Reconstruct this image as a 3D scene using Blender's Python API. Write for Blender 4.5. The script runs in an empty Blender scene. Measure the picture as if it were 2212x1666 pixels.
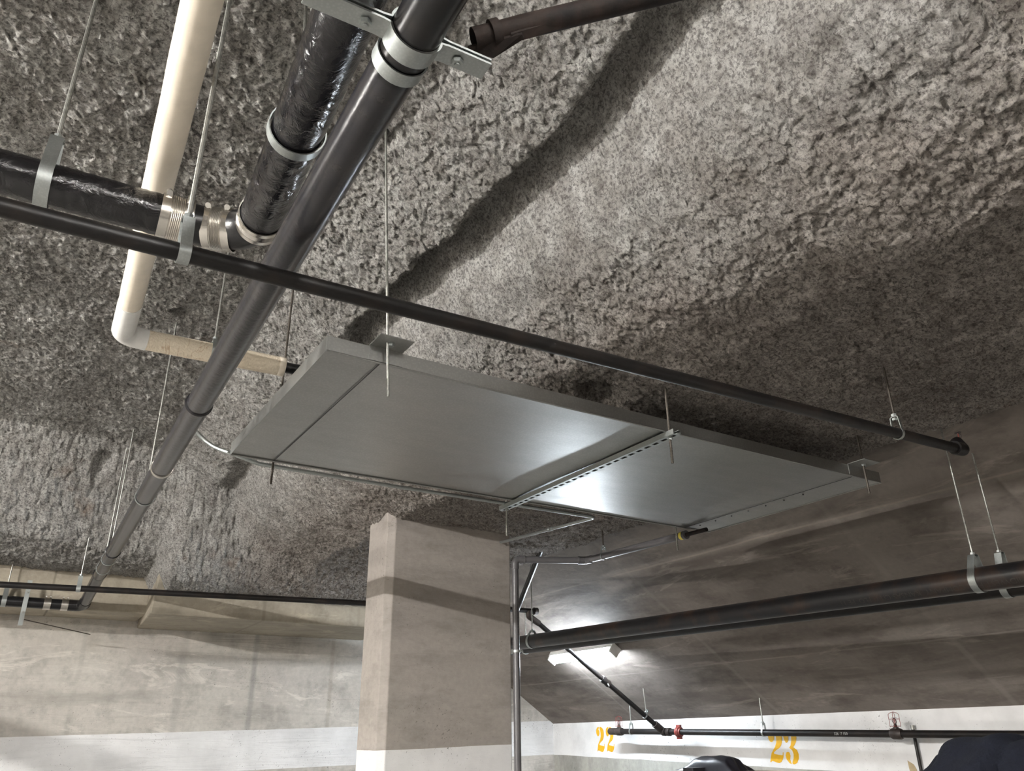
import bpy, bmesh, math, random
import numpy as np
from mathutils import Vector, Matrix, Quaternion
random.seed(7)
S = bpy.context.scene
C = S.collection
# ---------------------------------------------------------------- camera
RW = np.array([[0.84592795, -0.53316374, -0.01193027],
               [-0.20766763, -0.34992961, 0.9134678],
               [-0.49120266, -0.77025041, -0.40673609]])
CAM = np.array([0., 0., 1.6]); F = 1720.; CX, CY = 1106., 833.
cd = bpy.data.cameras.new('camera'); cam = bpy.data.objects.new('camera', cd); C.objects.link(cam)
cd.sensor_fit = 'HORIZONTAL'; cd.sensor_width = 36; cd.lens = F/2212*36; cd.clip_start = .02; cd.clip_end = 100
M = Matrix(RW.T.tolist()).to_4x4(); M.translation = Vector(CAM); cam.matrix_world = M
S.camera = cam
# ---------------------------------------------------------------- world, exposure
w = bpy.data.worlds.new('world'); S.world = w; w.use_nodes = True
w.node_tree.nodes['Background'].inputs[0].default_value = (.9, .93, 1, 1)
w.node_tree.nodes['Background'].inputs[1].default_value = 0.0
S.view_settings.view_transform = 'Standard'; S.view_settings.look = 'None'
S.view_settings.exposure = 1.2; S.view_settings.gamma = 1.0; S.view_settings.use_curve_mapping = False
# fluorescent fixtures of the garage: (centre, run direction, power W, colour).  The far left one is added; none is in view.
WARM = (1, .93, .82); COOL = (.80, .90, 1); NEUT = (1, .96, .9)
LAMPS = [((0.55, -1.30, 3.58), 'y', 160, (1, .975, .94)),     # high bay, just behind the camera
         ((-5.2, 1.9, 3.57), 'y', 1350, (1, .975, .94)),     # added lamp, far left of the high bay, brightens the ceiling step
         ((-3.2, 4.5, 2.86), 'y', 175, (1, .965, .91)),      # left aisle, lights the far wall
         ((-0.8, -3.2, 3.5), 'x', 120, (1, .965, .92)),      # aisle behind the camera
         ((3.2, -2.6, 2.80), 'x', 11, (1, .89, .82))]       # low bay behind the camera, right
# ---------------------------------------------------------------- pixel -> place helpers
def ray(px, py):
    d = RW.T @ np.array([px-CX, -(py-CY), -F]); return d/np.linalg.norm(d)
def atz(px, py, z): d = ray(px, py); return Vector(CAM+d*(z-CAM[2])/d[2])
def aty(px, py, y): d = ray(px, py); return Vector(CAM+d*(y-CAM[1])/d[1])
def atx(px, py, x): d = ray(px, py); return Vector(CAM+d*(x-CAM[0])/d[0])
SX0, SZ0, SX1, SZ1 = 3.9, 3.1, 5.9, 1.77           # sloping slab
SS = (SZ1-SZ0)/(SX1-SX0)
def slabz(x): return SZ0+SS*(x-SX0)
def atslab(px, py, off=0.):
    d = ray(px, py); t = (SZ0-off-CAM[2]-SS*SX0+SS*CAM[0])/(d[2]-SS*d[0]); return Vector(CAM+d*t)
# ---------------------------------------------------------------- materials
class NT:
    def __init__(s, name):
        s.m = bpy.data.materials.new(name); s.m.use_nodes = True; s.t = s.m.node_tree; s.n = s.t.nodes
        s.b = s.n['Principled BSDF']; s.tc = s.n.new('ShaderNodeTexCoord').outputs['Object']
    def new(s, ty, **k):
        n = s.n.new(ty)
        for a, v in k.items(): setattr(n, a, v)
        return n
    def l(s, a, b): s.t.links.new(a, b)
    def mapping(s, scale=(1, 1, 1), rot=(0, 0, 0), loc=(0, 0, 0)):
        n = s.new('ShaderNodeMapping'); n.inputs['Scale'].default_value = scale; n.inputs['Rotation'].default_value = rot
        n.inputs['Location'].default_value = loc; s.l(s.tc, n.inputs[0]); return n.outputs[0]
    def noise(s, sc, det=4, rough=.55, vec=None, dist=0):
        n = s.new('ShaderNodeTexNoise'); n.inputs['Scale'].default_value = sc; n.inputs['Detail'].default_value = det
        n.inputs['Roughness'].default_value = rough; n.inputs['Distortion'].default_value = dist
        s.l(vec or s.tc, n.inputs['Vector']); return n.outputs[0]
    def voro(s, sc, vec=None, feature='F1'):
        n = s.new('ShaderNodeTexVoronoi', feature=feature); n.inputs['Scale'].default_value = sc
        s.l(vec or s.tc, n.inputs['Vector']); return n.outputs['Distance']
    def ramp(s, fac, stops, interp='LINEAR'):
        n = s.new('ShaderNodeValToRGB'); n.color_ramp.interpolation = interp; e = n.color_ramp.elements
        while len(e) < len(stops): e.new(.5)
        for i, (p, c) in enumerate(stops):
            e[i].position = p; e[i].color = (c, c, c, 1) if isinstance(c, (int, float)) else (*c, 1)
        s.l(fac, n.inputs[0]); return n.outputs[0]
    def mix(s, fac, a, b, mode='MIX'):
        n = s.new('ShaderNodeMixRGB', blend_type=mode)
        for i, v in ((0, fac), (1, a), (2, b)):
            if hasattr(v, 'is_output'): s.l(v, n.inputs[i])
            elif isinstance(v, (int, float)): n.inputs[i].default_value = v if i == 0 else (v, v, v, 1)
            else: n.inputs[i].default_value = (*v, 1)
        return n.outputs[0]
    def math(s, op, a, b=0., c=None):
        n = s.new('ShaderNodeMath', operation=op)
        for i, v in enumerate((a, b, c)):
            if v is None: continue
            if hasattr(v, 'is_output'): s.l(v, n.inputs[i])
            else: n.inputs[i].default_value = v
        return n.outputs[0]
    def xyz(s):
        n = s.new('ShaderNodeSeparateXYZ'); s.l(s.tc, n.inputs[0]); return n.outputs
    def bump(s, h, st=.5, dist=.01):
        n = s.new('ShaderNodeBump'); n.inputs['Strength'].default_value = st; n.inputs['Distance'].default_value = dist
        s.l(h, n.inputs['Height'])
        if s.b.inputs['Normal'].is_linked: s.l(s.b.inputs['Normal'].links[0].from_socket, n.inputs['Normal'])
        s.l(n.outputs[0], s.b.inputs['Normal'])
    def col(s, c):
        if hasattr(c, 'is_output'): s.l(c, s.b.inputs['Base Color'])
        else: s.b.inputs['Base Color'].default_value = (*c, 1)
    def set(s, rough=.5, metal=0., spec=.5):
        if hasattr(rough, 'is_output'): s.l(rough, s.b.inputs['Roughness'])
        else: s.b.inputs['Roughness'].default_value = rough
        s.b.inputs['Metallic'].default_value = metal; s.b.inputs['Specular IOR Level'].default_value = spec

def simple(name, c, rough=.5, metal=0., var=.15, sc=30, bump=.15, spec=.5, c2=None, spot=.6):
    k = NT(name); n = k.noise(sc, 5, .6)
    c2 = c2 or tuple(v*(1-var) for v in c)
    k.col(k.mix(k.ramp(n, [(spot-.18, 0.), (spot+.1, 1.)]), c, c2)); k.set(rough, metal, spec)
    if bump: k.bump(k.noise(sc*3, 4), bump, .003)
    return k.m

def concrete(name, c1, c2, c3, stretch=(1, 1, 1), pits=True, band=None, joints=None, ripple=None, streak=None):
    """mottled cast concrete; band = (zb0, kb, zt0, kt, axis) white paint band, z limits sloping with axis coordinate"""
    k = NT(name); v = k.mapping(stretch)
    n1 = k.noise(1.1, 6, .6, v, .5); n2 = k.noise(5, 8, .66, v); n3 = k.noise(28, 5, .6)
    c = k.mix(k.ramp(n1, [(.34, 0.), (.66, 1.)]), c1, c2)
    c = k.mix(k.math('MULTIPLY', k.ramp(n2, [(.48, 0.), (.68, 1.)]), .65), c, c3)
    c = k.mix(.22, c, k.ramp(n3, [(.3, .35), (.7, 1.)]), 'MULTIPLY')
    h = n3
    if streak:
        m2 = k.mapping(streak); n4 = k.noise(1, 7, .62, m2, 1.2)
        c = k.mix(k.math('MULTIPLY', k.ramp(n4, [(.5, 0.), (.72, 1.)]), .75), c, c3)
        n5 = k.noise(2.3, 8, .7, m2, .9)
        c = k.mix(k.math('MULTIPLY', k.ramp(n5, [(.57, 0.), (.63, 1.)]), .35), c, tuple(min(1, q*1.5) for q in c1))
    if joints:
        s = k.xyz(); wob = k.math('MULTIPLY', k.math('SUBTRACT', k.noise(1.5, 4), .5), .03)
        for ax, pos, wd, amt, cc in joints:
            d = k.math('ABSOLUTE', k.math('ADD', k.math('SUBTRACT', s[ax], pos), wob))
            mk = k.math('MULTIPLY', k.ramp(k.math('DIVIDE', d, wd), [(.35, 1.), (1., 0.)]), amt)
            mk = k.math('MULTIPLY', mk, k.ramp(k.noise(1.7, 3), [(.3, .25), (.6, 1.)]))
            c = k.mix(mk, c, cc)
    pit = None
    if pits:
        nz = k.noise(8, 3); vv = k.new('ShaderNodeVectorMath', operation='ADD'); k.l(k.tc, vv.inputs[0]); k.l(nz, vv.inputs[1])
        d = k.voro(24, vv.outputs[0])
        thr = k.ramp(k.noise(2.2, 3), [(.36, .0), (.72, .22)])
        pit = k.math('LESS_THAN', d, thr)
        c = k.mix(k.math('MULTIPLY', pit, .6), c, (.06, .055, .05))
    if band:
        zb0, kb, zt0, kt, ax = band; s = k.xyz()
        wob = k.math('MULTIPLY', k.math('SUBTRACT', k.noise(3, 2), .5), .012)
        zb = k.math('ADD', k.math('MULTIPLY_ADD', s[ax], kb, zb0), wob); zt = k.math('ADD', k.math('MULTIPLY_ADD', s[ax], kt, zt0), wob)
        mk = k.math('MULTIPLY', k.math('GREATER_THAN', s[2], zb), k.math('LESS_THAN', s[2], zt))
        paint = k.mix(k.ramp(k.noise(4, 5), [(.4, 0.), (.75, 1.)]), (.74, .735, .73), (.60, .595, .59))
        if pit is not None: paint = k.mix(k.math('MULTIPLY', pit, .75), paint, (.07, .065, .06))
        c = k.mix(mk, c, paint)
    k.col(c); k.set(.78, 0, .35)
    k.bump(n2, .35, .02); k.bump(h, .3, .004)
    if ripple:
        m3 = k.mapping(ripple); k.bump(k.noise(2.2, 4, .5, m3, 1.5), .6, .03)
    return k.m

m_left = concrete('concrete_back_wall', (.56, .53, .48), (.47, .44, .40), (.30, .285, .255), band=(1.318, .0205, 1.664, .0235, 0), ripple=(.5, 1, 5), streak=(.6, 1, 2.2),
                  joints=[(0, 1.62, .05, .5, (.25, .24, .22)), (0, 2.3, .035, .6, (.2, .2, .19)), (0, .75, .03, .3, (.28, .27, .24)), (0, 3.1, .03, .4, (.26, .22, .17))])
m_right = concrete('concrete_right_wall', (.42, .41, .37), (.33, .32, .29), (.2, .195, .18), band=(1.236, .0238, 3.2, 0, 1), stretch=(1, 1, .4))
m_slab = concrete('concrete_sloping_slab', (.235, .207, .182), (.18, .155, .136), (.078, .063, .055), stretch=(1, .5, 1), pits=False, streak=(2.4, .5, 2.4),
                  joints=[(1, 1.02, .03, .35, (.24, .215, .19)), (1, 3.04, .03, .4, (.25, .225, .2)), (1, 5.03, .03, .4, (.25, .23, .2)), (1, 6.9, .02, .5, (.28, .26, .23)),
                          (0, 4.30, .009, .5, (.30, .26, .22)), (0, 4.36, .05, .55, (.075, .06, .05)), (0, 4.95, .012, .5, (.07, .06, .055)), (0, 5.30, .009, .5, (.30, .27, .24)), (0, 5.62, .05, .4, (.09, .075, .065))])
m_column = concrete('concrete_column', (.37, .335, .305), (.32, .288, .262), (.22, .20, .183), stretch=(.6, .6, 1.6), band=(1.1, .02, 1.502, .022, 0))
m_beam = concrete('concrete_beam', (.42, .375, .30), (.36, .32, .255), (.22, .195, .155), streak=(.7, 1, 3),
                  joints=[(0, .38, .012, .8, (.12, .11, .09)), (0, 2.05, .02, .6, (.18, .16, .13)), (0, 2.95, .02, .5, (.2, .18, .14))], pits=False)
m_plain = concrete('concrete_plain', (.30, .28, .25), (.25, .235, .21), (.17, .16, .14))
m_floor = concrete('concrete_floor', (.25, .24, .225), (.21, .20, .185), (.14, .135, .125), pits=False)

# sprayed cellulose insulation
k = NT('sprayed_insulation'); s_ = k.xyz()
mid = k.noise(9, 6, .7, None, .4); fin = k.noise(75, 8, .78, None, .2)
c = k.mix(k.ramp(mid, [(.36, 0.), (.62, 1.)]), (.52, .50, .465), (.82, .81, .775))
c = k.mix(k.math('MULTIPLY', k.ramp(k.noise(2.2, 6, .7, None, .5), [(.48, 0.), (.70, 1.)]), .45), c, (.27, .245, .23))
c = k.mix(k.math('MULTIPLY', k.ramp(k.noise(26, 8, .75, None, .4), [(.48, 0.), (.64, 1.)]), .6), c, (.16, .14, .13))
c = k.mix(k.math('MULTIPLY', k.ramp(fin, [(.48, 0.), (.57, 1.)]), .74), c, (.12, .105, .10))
c = k.mix(k.math('MULTIPLY', k.ramp(k.noise(48, 7, .75), [(.56, 0.), (.66, 1.)]), .55), c, (.88, .87, .84))
c = k.mix(k.math('MULTIPLY', k.ramp(k.noise(1.9, 4, .6), [(.66, 0.), (.76, 1.)]), .45), c, (.30, .17, .09))
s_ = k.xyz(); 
dirt_shade = k.ramp(k.math('MULTIPLY', k.math('ADD', s_[0], k.math('MULTIPLY', k.noise(2.5, 5, .6), .8)), .3), [(.60, 0.), (.72, 1.)])
c = k.mix(k.math('MULTIPLY', dirt_shade, .55), c, (.60, .51, .46), 'MULTIPLY')      # browner low bay spray: part dirt, part shade painted into the colour
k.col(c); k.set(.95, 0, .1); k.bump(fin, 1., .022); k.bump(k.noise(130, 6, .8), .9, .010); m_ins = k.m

# metals, plastics
def galv(name, c, rough, sc=18):
    k = NT(name); v = k.voro(sc*6); n = k.noise(9, 5, .6, k.mapping((.4, 1.4, 1)))
    k.col(k.mix(k.ramp(v, [(0., 0.), (.6, 1.)]), c, tuple(q*.86 for q in c))); k.set(k.ramp(n, [(.3, rough), (.75, rough+.16)]), 1.)
    k.bump(k.noise(1.6, 3), .12, .02); k.bump(k.noise(90, 2), .06, .002); return k.m
m_pan = galv('galvanised_sheet', (.44, .445, .43), .33)
m_strap = galv('zinc_strap', (.50, .53, .52), .40, 30)
m_steel = simple('bright_steel', (.66, .64, .60), .28, 1, .2, 60, .2)
m_corr = simple('stainless_clamp', (.70, .67, .62), .25, 1, .1, 60, .1)
m_rod = simple('threaded_rod_zinc', (.45, .45, .42), .45, 1, .35, 90, .4)
m_roddark = simple('threaded_rod_dark', (.12, .105, .09), .55, .8, .3, 90, .4)
m_cast = simple('black_pipe', (.006, .006, .007), .27, .0, .3, 14, .2, .5, c2=(.022, .018, .016), spot=.68)
m_ironpipe = simple('black_iron_pipe', (.008, .007, .007), .42, .0, .4, 9, .35, .35, c2=(.022, .016, .013), spot=.64)
m_abs_sheen = simple('abs_pipe_sheen', (.014, .0135, .017), .24, 0, .3, 16, .2, .6, c2=(.030, .027, .027), spot=.62)  # greyer copy of the black pipe, its sheen painted in
m_big = simple('large_black_pipe', (.014, .0135, .015), .36, .0, .3, 6, .3, .5, c2=(.06, .034, .022), spot=.66)
k = NT('tape_wrapped_pipe'); n = k.noise(5, 5, .6, k.mapping((5, 5, 5)), 1.); k.col(k.mix(k.ramp(n, [(.55, 0.), (.8, 1.)]), (.006, .0055, .007), (.03, .027, .032)))
k.set(k.ramp(k.noise(3, 3), [(.35, .12), (.65, .42)]), 0, .6); k.bump(k.noise(22, 4, .6, None, 1.), .45, .010); k.bump(k.noise(7, 3), .4, .02); m_tape = k.m
k = NT('cream_canvas_jacket'); n = k.noise(3, 4)
c = k.mix(k.ramp(k.noise(5, 3, .5, None, 2.), [(.585, 0.), (.6, 1.), (.615, 0.)]), (.80, .71, .57), (.50, .33, .19))
k.col(k.mix(k.ramp(n, [(.4, 0.), (.7, 1.)]), c, (.74, .645, .50))); k.set(.7, 0, .3); k.bump(k.voro(120), .35, .004); k.bump(k.noise(12, 4), .3, .01); m_canvas = k.m
m_jack = simple('cream_jacket_clean', (.80, .72, .60), .6, 0, .08, 20, .15)
m_pvcw = simple('white_pvc', (.78, .775, .75), .35, 0, .06, 30, .05)
m_pvcg = simple('grey_pvc', (.10, .096, .10), .38, 0, .12, 12, .08, .5)
m_rubber = simple('black_rubber', (.008, .008, .009), .28, 0, .2, 40, .15, .5)
m_rust = simple('rusty_steel', (.012, .010, .010), .7, .0, .4, 14, .5, .2, c2=(.032, .022, .018), spot=.58)
m_red = simple('red_coupling', (.22, .04, .03), .5, 0, .3, 30, .2)
m_bronze = simple('dull_bronze', (.045, .034, .03), .5, .2, .3, 60, .3)
m_white = simple('white_enamel', (.75, .75, .73), .4, 0, .05, 30, .05)
m_yellow = simple('yellow_stencil_paint', (.72, .40, .008), .6, 0, .12, 30, .1)
m_dust = simple('grey_dust', (.3, .27, .24), .9, 0, .3, 40, .5)
m_mark = simple('stencilled_lettering', (.05, .045, .04), .6, 0, .3, 120, .1)
m_marklt = simple('pale_lettering', (.45, .45, .43), .7, 0, .3, 120, .1)
m_ink = simple('black_print', (.02, .02, .02), .6, 0, .1, 120, 0)
m_label = simple('yellow_label', (.75, .62, .10), .6, 0, .1, 60, 0)
m_tan = simple('tan_paint', (.42, .33, .2), .8, 0, .2, 20, .1)
m_board = simple('pale_board', (.5, .42, .3), .7, 0, .2, 12, .2)
m_seam_shade = simple('dark_seam_shade', (.03, .03, .03), .6, 0, .1, 60, 0)  # seams and rivets, also painted shade inside the channel and the bore
m_tarp = simple('black_tarp', (.012, .012, .018), .35, 0, .3, 9, .4, .6)
m_hood = simple('navy_fleece', (.0035, .0045, .0085), .95, 0, .25, 60, .6, .15)
m_skin = simple('skin', (.5, .31, .23), .5, 0, .08, 40, .1)
m_hair = simple('dark_hair', (.03, .02, .015), .6, 0, .3, 80, .4)
m_jeans = simple('dark_trousers', (.02, .022, .03), .85, 0, .2, 80, .4)
def emit(name, c, st):
    k = NT(name); k.b.inputs['Base Color'].default_value = (.9, .9, .9, 1); k.b.inputs['Emission Color'].default_value = (*c, 1); k.b.inputs['Emission Strength'].default_value = st; return k.m

# ---------------------------------------------------------------- mesh building
ORG = {}
def perp(d):
    d = Vector(d).normalized(); a = Vector((0, 0, 1)) if abs(d.z) < .95 else Vector((1, 0, 0))
    u = d.cross(a).normalized(); return u, d.cross(u).normalized()
class MB:
    def __init__(s): s.v = []; s.f = []; s.smooth = True
    def tube(s, pts, r, n=24, caps=True, inner=None):
        pts = [Vector(p) for p in pts]; rs = r if isinstance(r, (list, tuple)) else [r]*len(pts)
        T = []
        for i in range(len(pts)):
            a = pts[max(i-1, 0)]; b = pts[min(i+1, len(pts)-1)]
            if (b-a).length < 1e-9: b = pts[min(i+2, len(pts)-1)]; a = pts[max(i-2, 0)]
            T.append((b-a).normalized())
        u, v = perp(T[0]); base = len(s.v)
        for i, p in enumerate(pts):
            if i:
                q = T[i-1].rotation_difference(T[i]); u = (q @ u); v = (q @ v)
            for j in range(n):
                a = 2*math.pi*j/n; s.v.append(p+(u*math.cos(a)+v*math.sin(a))*rs[i])
        for i in range(len(pts)-1):
            for j in range(n):
                k2 = (j+1) % n; s.f.append((base+i*n+j, base+i*n+k2, base+(i+1)*n+k2, base+(i+1)*n+j))
        if caps: s.f.append(tuple(base+j for j in range(n))[::-1]); s.f.append(tuple(base+(len(pts)-1)*n+j for j in range(n)))
        return s
    def box(s, c, d, X=(1, 0, 0), Y=(0, 1, 0), Z=None):
        c = Vector(c); X = Vector(X).normalized(); Y = Vector(Y).normalized(); Z = Vector(Z).normalized() if Z is not None else X.cross(Y)
        b = len(s.v)
        for i in (-1, 1):
            for j in (-1, 1):
                for k2 in (-1, 1): s.v.append(c+X*i*d[0]/2+Y*j*d[1]/2+Z*k2*d[2]/2)
        for q in ((0, 1, 3, 2), (4, 6, 7, 5), (0, 4, 5, 1), (2, 3, 7, 6), (0, 2, 6, 4), (1, 5, 7, 3)): s.f.append(tuple(b+t for t in q))
        return s
    def ribbon(s, pts, wd, width, th, closed=False):
        pts = [Vector(p) for p in pts]; wd = Vector(wd).normalized(); b = len(s.v); n = len(pts)
        for i, p in enumerate(pts):
            a = pts[(i-1) % n] if closed or i else p; c = pts[(i+1) % n] if closed or i < n-1 else p
            t = (c-a).normalized(); nn = t.cross(wd).normalized()
            for (x, y) in ((-1, -1), (1, -1), (1, 1), (-1, 1)): s.v.append(p+wd*x*width/2+nn*y*th/2)
        for i in range(n if closed else n-1):
            j = (i+1) % n
            for q in range(4): s.f.append((b+i*4+q, b+i*4+(q+1) % 4, b+j*4+(q+1) % 4, b+j*4+q))
        if not closed: s.f.append((b+3, b+2, b+1, b)); s.f.append(tuple(b+(n-1)*4+q for q in range(4)))
        return s
    def quad(s, *p):
        b = len(s.v); s.v += [Vector(q) for q in p]; s.f.append(tuple(range(b, b+len(p)))); return s
    def prism(s, pts, off):
        b = len(s.v); n = len(pts); off = Vector(off)
        s.v += [Vector(p) for p in pts]+[Vector(p)+off for p in pts]
        s.f.append(tuple(range(b+n-1, b-1, -1))); s.f.append(tuple(range(b+n, b+2*n)))
        for i in range(n): s.f.append((b+i, b+(i+1) % n, b+n+(i+1) % n, b+n+i))
        return s
    def build(s, name, mat, par=None, smooth=True, bev=0.):
        me = bpy.data.meshes.new(name); o = Vector(ORG.get(par.name, (0, 0, 0))) if par else Vector((0, 0, 0))
        me.from_pydata([tuple(v-o) for v in s.v], [], s.f); me.materials.append(mat); me.update()
        bm = bmesh.new(); bm.from_mesh(me); bmesh.ops.recalc_face_normals(bm, faces=bm.faces); bm.to_mesh(me); bm.free()
        if smooth:
            for p in me.polygons: p.use_smooth = True
            try: me.set_sharp_from_angle(angle=math.radians(38))
            except Exception: pass
        ob = bpy.data.objects.new(name, me); C.objects.link(ob)
        if par: ob.parent = par; ORG[ob.name] = tuple(o)
        if bev:
            m = ob.modifiers.new('bevel', 'BEVEL'); m.width = bev; m.segments = 2; m.limit_method = 'ANGLE'
        return ob
def thing(name, label, cat, loc, group=None):
    o = bpy.data.objects.new(name, None); C.objects.link(o); o.location = loc; ORG[o.name] = tuple(loc)
    o.empty_display_size = .05; o['label'] = label; o['category'] = cat
    if group: o['group'] = group
    return o
def tag(o, label, cat, group=None):
    o['label'] = label; o['category'] = cat
    if group: o['group'] = group
    return o
def struct(o, label=None):
    o['kind'] = 'structure'
    if label: o['label'] = label
    return o
def lerp(a, b, t): return Vector(a)*(1-t)+Vector(b)*t
def arc(p0, corner, p1, R, n=10):
    """polyline corner rounded with radius R"""
    p0, c, p1 = map(Vector, (p0, corner, p1)); a = (p0-c).normalized(); b = (p1-c).normalized(); th = a.angle(b)
    d = R/math.tan(th/2); s0 = c+a*d; s1 = c+b*d; bis = (a+b).normalized(); o = c+bis*(R/math.sin(th/2))
    out = []; v0 = s0-o; v1 = s1-o; ang = v0.angle(v1); ax = v0.cross(v1).normalized()
    for i in range(n+1): out.append(o+Quaternion(ax, ang*i/n) @ v0)
    return out
def path(pts, R):
    out = [Vector(pts[0])]
    for i in range(1, len(pts)-1): out += arc(pts[i-1], pts[i], pts[i+1], R if not isinstance(R, (list, tuple)) else R[i-1])
    return out+[Vector(pts[-1])]
def pipeseg(p0, p1, r, n=28): return MB().tube([p0, p1], r, n)
def ring(p, d, r, w, n=28, lip=0.0):
    d = Vector(d).normalized(); p = Vector(p)
    return MB().tube([p-d*w/2, p-d*w*.42, p+d*w*.42, p+d*w/2], [r-.0015, r, r, r-.0015], n)
def hexnut(mb, p, d, r, h):
    d = Vector(d).normalized(); p = Vector(p); return mb.tube([p-d*h/2, p+d*h/2], r, 6)
def worldtext(txt, size, mapf, name, mat, par, ext=0.0):
    cu = bpy.data.curves.new('t', 'FONT'); cu.body = txt; cu.size = size; cu.resolution_u = 2
    ob = bpy.data.objects.new('t', cu); C.objects.link(ob)
    dg = bpy.context.evaluated_depsgraph_get(); me0 = bpy.data.meshes.new_from_object(ob.evaluated_get(dg))
    bpy.data.objects.remove(ob); bm = bmesh.new(); bm.from_mesh(me0)
    bmesh.ops.triangulate(bm, faces=bm.faces)
    bmesh.ops.subdivide_edges(bm, edges=[e for e in bm.edges if e.calc_length() > size*.25], cuts=2)
    o = Vector(ORG.get(par.name, (0, 0, 0))) if par else Vector((0, 0, 0))
    for v in bm.verts: v.co = mapf(v.co.x, v.co.y)-o
    me = bpy.data.meshes.new(name); bm.to_mesh(me); bm.free(); me.materials.append(mat)
    ob = bpy.data.objects.new(name, me); C.objects.link(ob)
    if par: ob.parent = par; ORG[ob.name] = tuple(o)
    return ob

# ================================================================= SETTING
YB = 8.44; XR = 5.9; ZH = 3.8; ZL = 3.0
b = MB(); b.box((0, 1.2, -.05), (12.2, 14.8, .1)); struct(b.build('floor', m_floor, smooth=False), 'grey concrete garage floor')
b = MB(); b.box((0, YB+.1, 2), (12.4, .2, 4.4)); struct(b.build('wall_back', m_left, smooth=False), 'far concrete wall with a white painted band')
b = MB(); b.box((XR+.1, 1.2, .95), (.2, 14.6, 1.9)); struct(b.build('wall_right', m_right, smooth=False), 'right concrete wall below the slope with a white band and stall numbers')
b = MB(); b.box((-6.1, 1.2, 2), (.2, 14.6, 4.4)); struct(b.build('wall_left', m_plain, smooth=False), 'plain concrete side wall')
b = MB(); b.box((0, -6.1, 2), (12.4, .2, 4.4)); struct(b.build('wall_front', m_plain, smooth=False), 'plain concrete wall behind the viewpoint')
# sloping slab underside
b = MB(); x0, x1 = SX0-.25, XR+.2
b.v = []; P = [(x0, -6, slabz(x0)), (x1, -6, slabz(x1)), (x1, -6, slabz(x1)+.3), (x0, -6, slabz(x0)+.3)]
b.prism(P, (0, YB+6, 0)); struct(b.build('ceiling_slope', m_slab, smooth=False), 'bare concrete slab sloping down to the right wall')
b = MB(); b.box((0, 1.2, 4.2), (12.4, 14.8, .15)); struct(b.build('ceiling_deck', m_plain, smooth=False), 'concrete deck above the insulation')

# ---- vectorised noise
rng = np.random.RandomState(3); PERM = rng.permutation(256); PERM = np.concatenate([PERM, PERM, PERM]); GR = rng.rand(256)*2-1
def vnoise(x, y, z=0.):
    xi = np.floor(x).astype(int); yi = np.floor(y).astype(int); zi = int(math.floor(z)); fx = x-xi; fy = y-yi
    u = fx*fx*fx*(fx*(fx*6-15)+10); v = fy*fy*fy*(fy*(fy*6-15)+10); xi &= 255; yi &= 255; zi &= 255
    h = lambda a, c: GR[PERM[PERM[PERM[a & 255]+(c & 255)]+zi]]
    return (h(xi, yi)*(1-u)+h(xi+1, yi)*u)*(1-v)+(h(xi, yi+1)*(1-u)+h(xi+1, yi+1)*u)*v
def fbm(x, y, z, o=4, lac=2.03, g=.5):
    t = 0; a = 1; n = 0
    for i in range(o): t = t+a*vnoise(x*lac**i+17*i, y*lac**i+5*i, z+i*7); n += a; a *= g
    return t/n
def sm(a, b2, t): t = np.clip((t-a)/(b2-a), 0, 1); return t*t*(3-2*t)
XC = 1.40
def ceil_z(x, y):
    wob = .04*vnoise(y*1.7, x*0+3., 9)+.03*vnoise(y*5, x*0+1., 4)
    xx = x-wob
    f1 = ZH-(ZH-ZL)*np.clip((xx-XC-.10)/.92, 0, 1); f1 = np.where(xx > XC+.9, f1+(ZL-f1)*0, f1)
    f1 = np.interp(xx, [-9, .80, .95, XC-.05, XC+.09, XC+.20, XC+.30, XC+.55, XC+.85, 9], [ZH+.02, ZH+.02, ZH-.02, ZH-.22, ZH-.19, ZH-.40, ZH-.52, ZH-.68, ZL, ZL])
    yy = y-.06*vnoise(x*1.3, y*0+2., 5)+.12*(x*0)
    t2 = np.clip((yy-6.65)/.6, 0, 1); f2 = ZH-(ZH-ZL-.13)*(t2*.5+.5*sm(0, 1, t2))
    z = np.minimum(f1, f2)
    g = np.exp(-np.abs((xx-XC)/.062)**3)*(1-sm(5.2, 6.4, y)); z = z+.15*g       # groove where the spray was left out
    g2 = np.exp(-np.abs((yy-6.56)/.07)**3)*(1-sm(XC-.3, XC, x)); z = z+.06*g2
    kk = sm(6.75, 7.38, y)*sm(1.06, 1.2, x)*(1-sm(3.4, 3.7, x)); z = z*(1-kk)+2.80*kk-.15*sm(7.0, 7.7, y)*(1-sm(1.06, 1.2, x))
    return z
PITS = [(*atz(px, py, zz)[:2], r_) for px, py, zz, r_ in ((396, 683, 3.78, .05), (840, 303, 3.78, .03), (186, 1178, 3.0, .07), (1903, 822, 3.0, .05), (1240, 1190, 3.0, .06), (205, -10, 3.8, .04), (489, 530, 3.8, .03), (1300, 880, 3., .1))]
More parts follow.
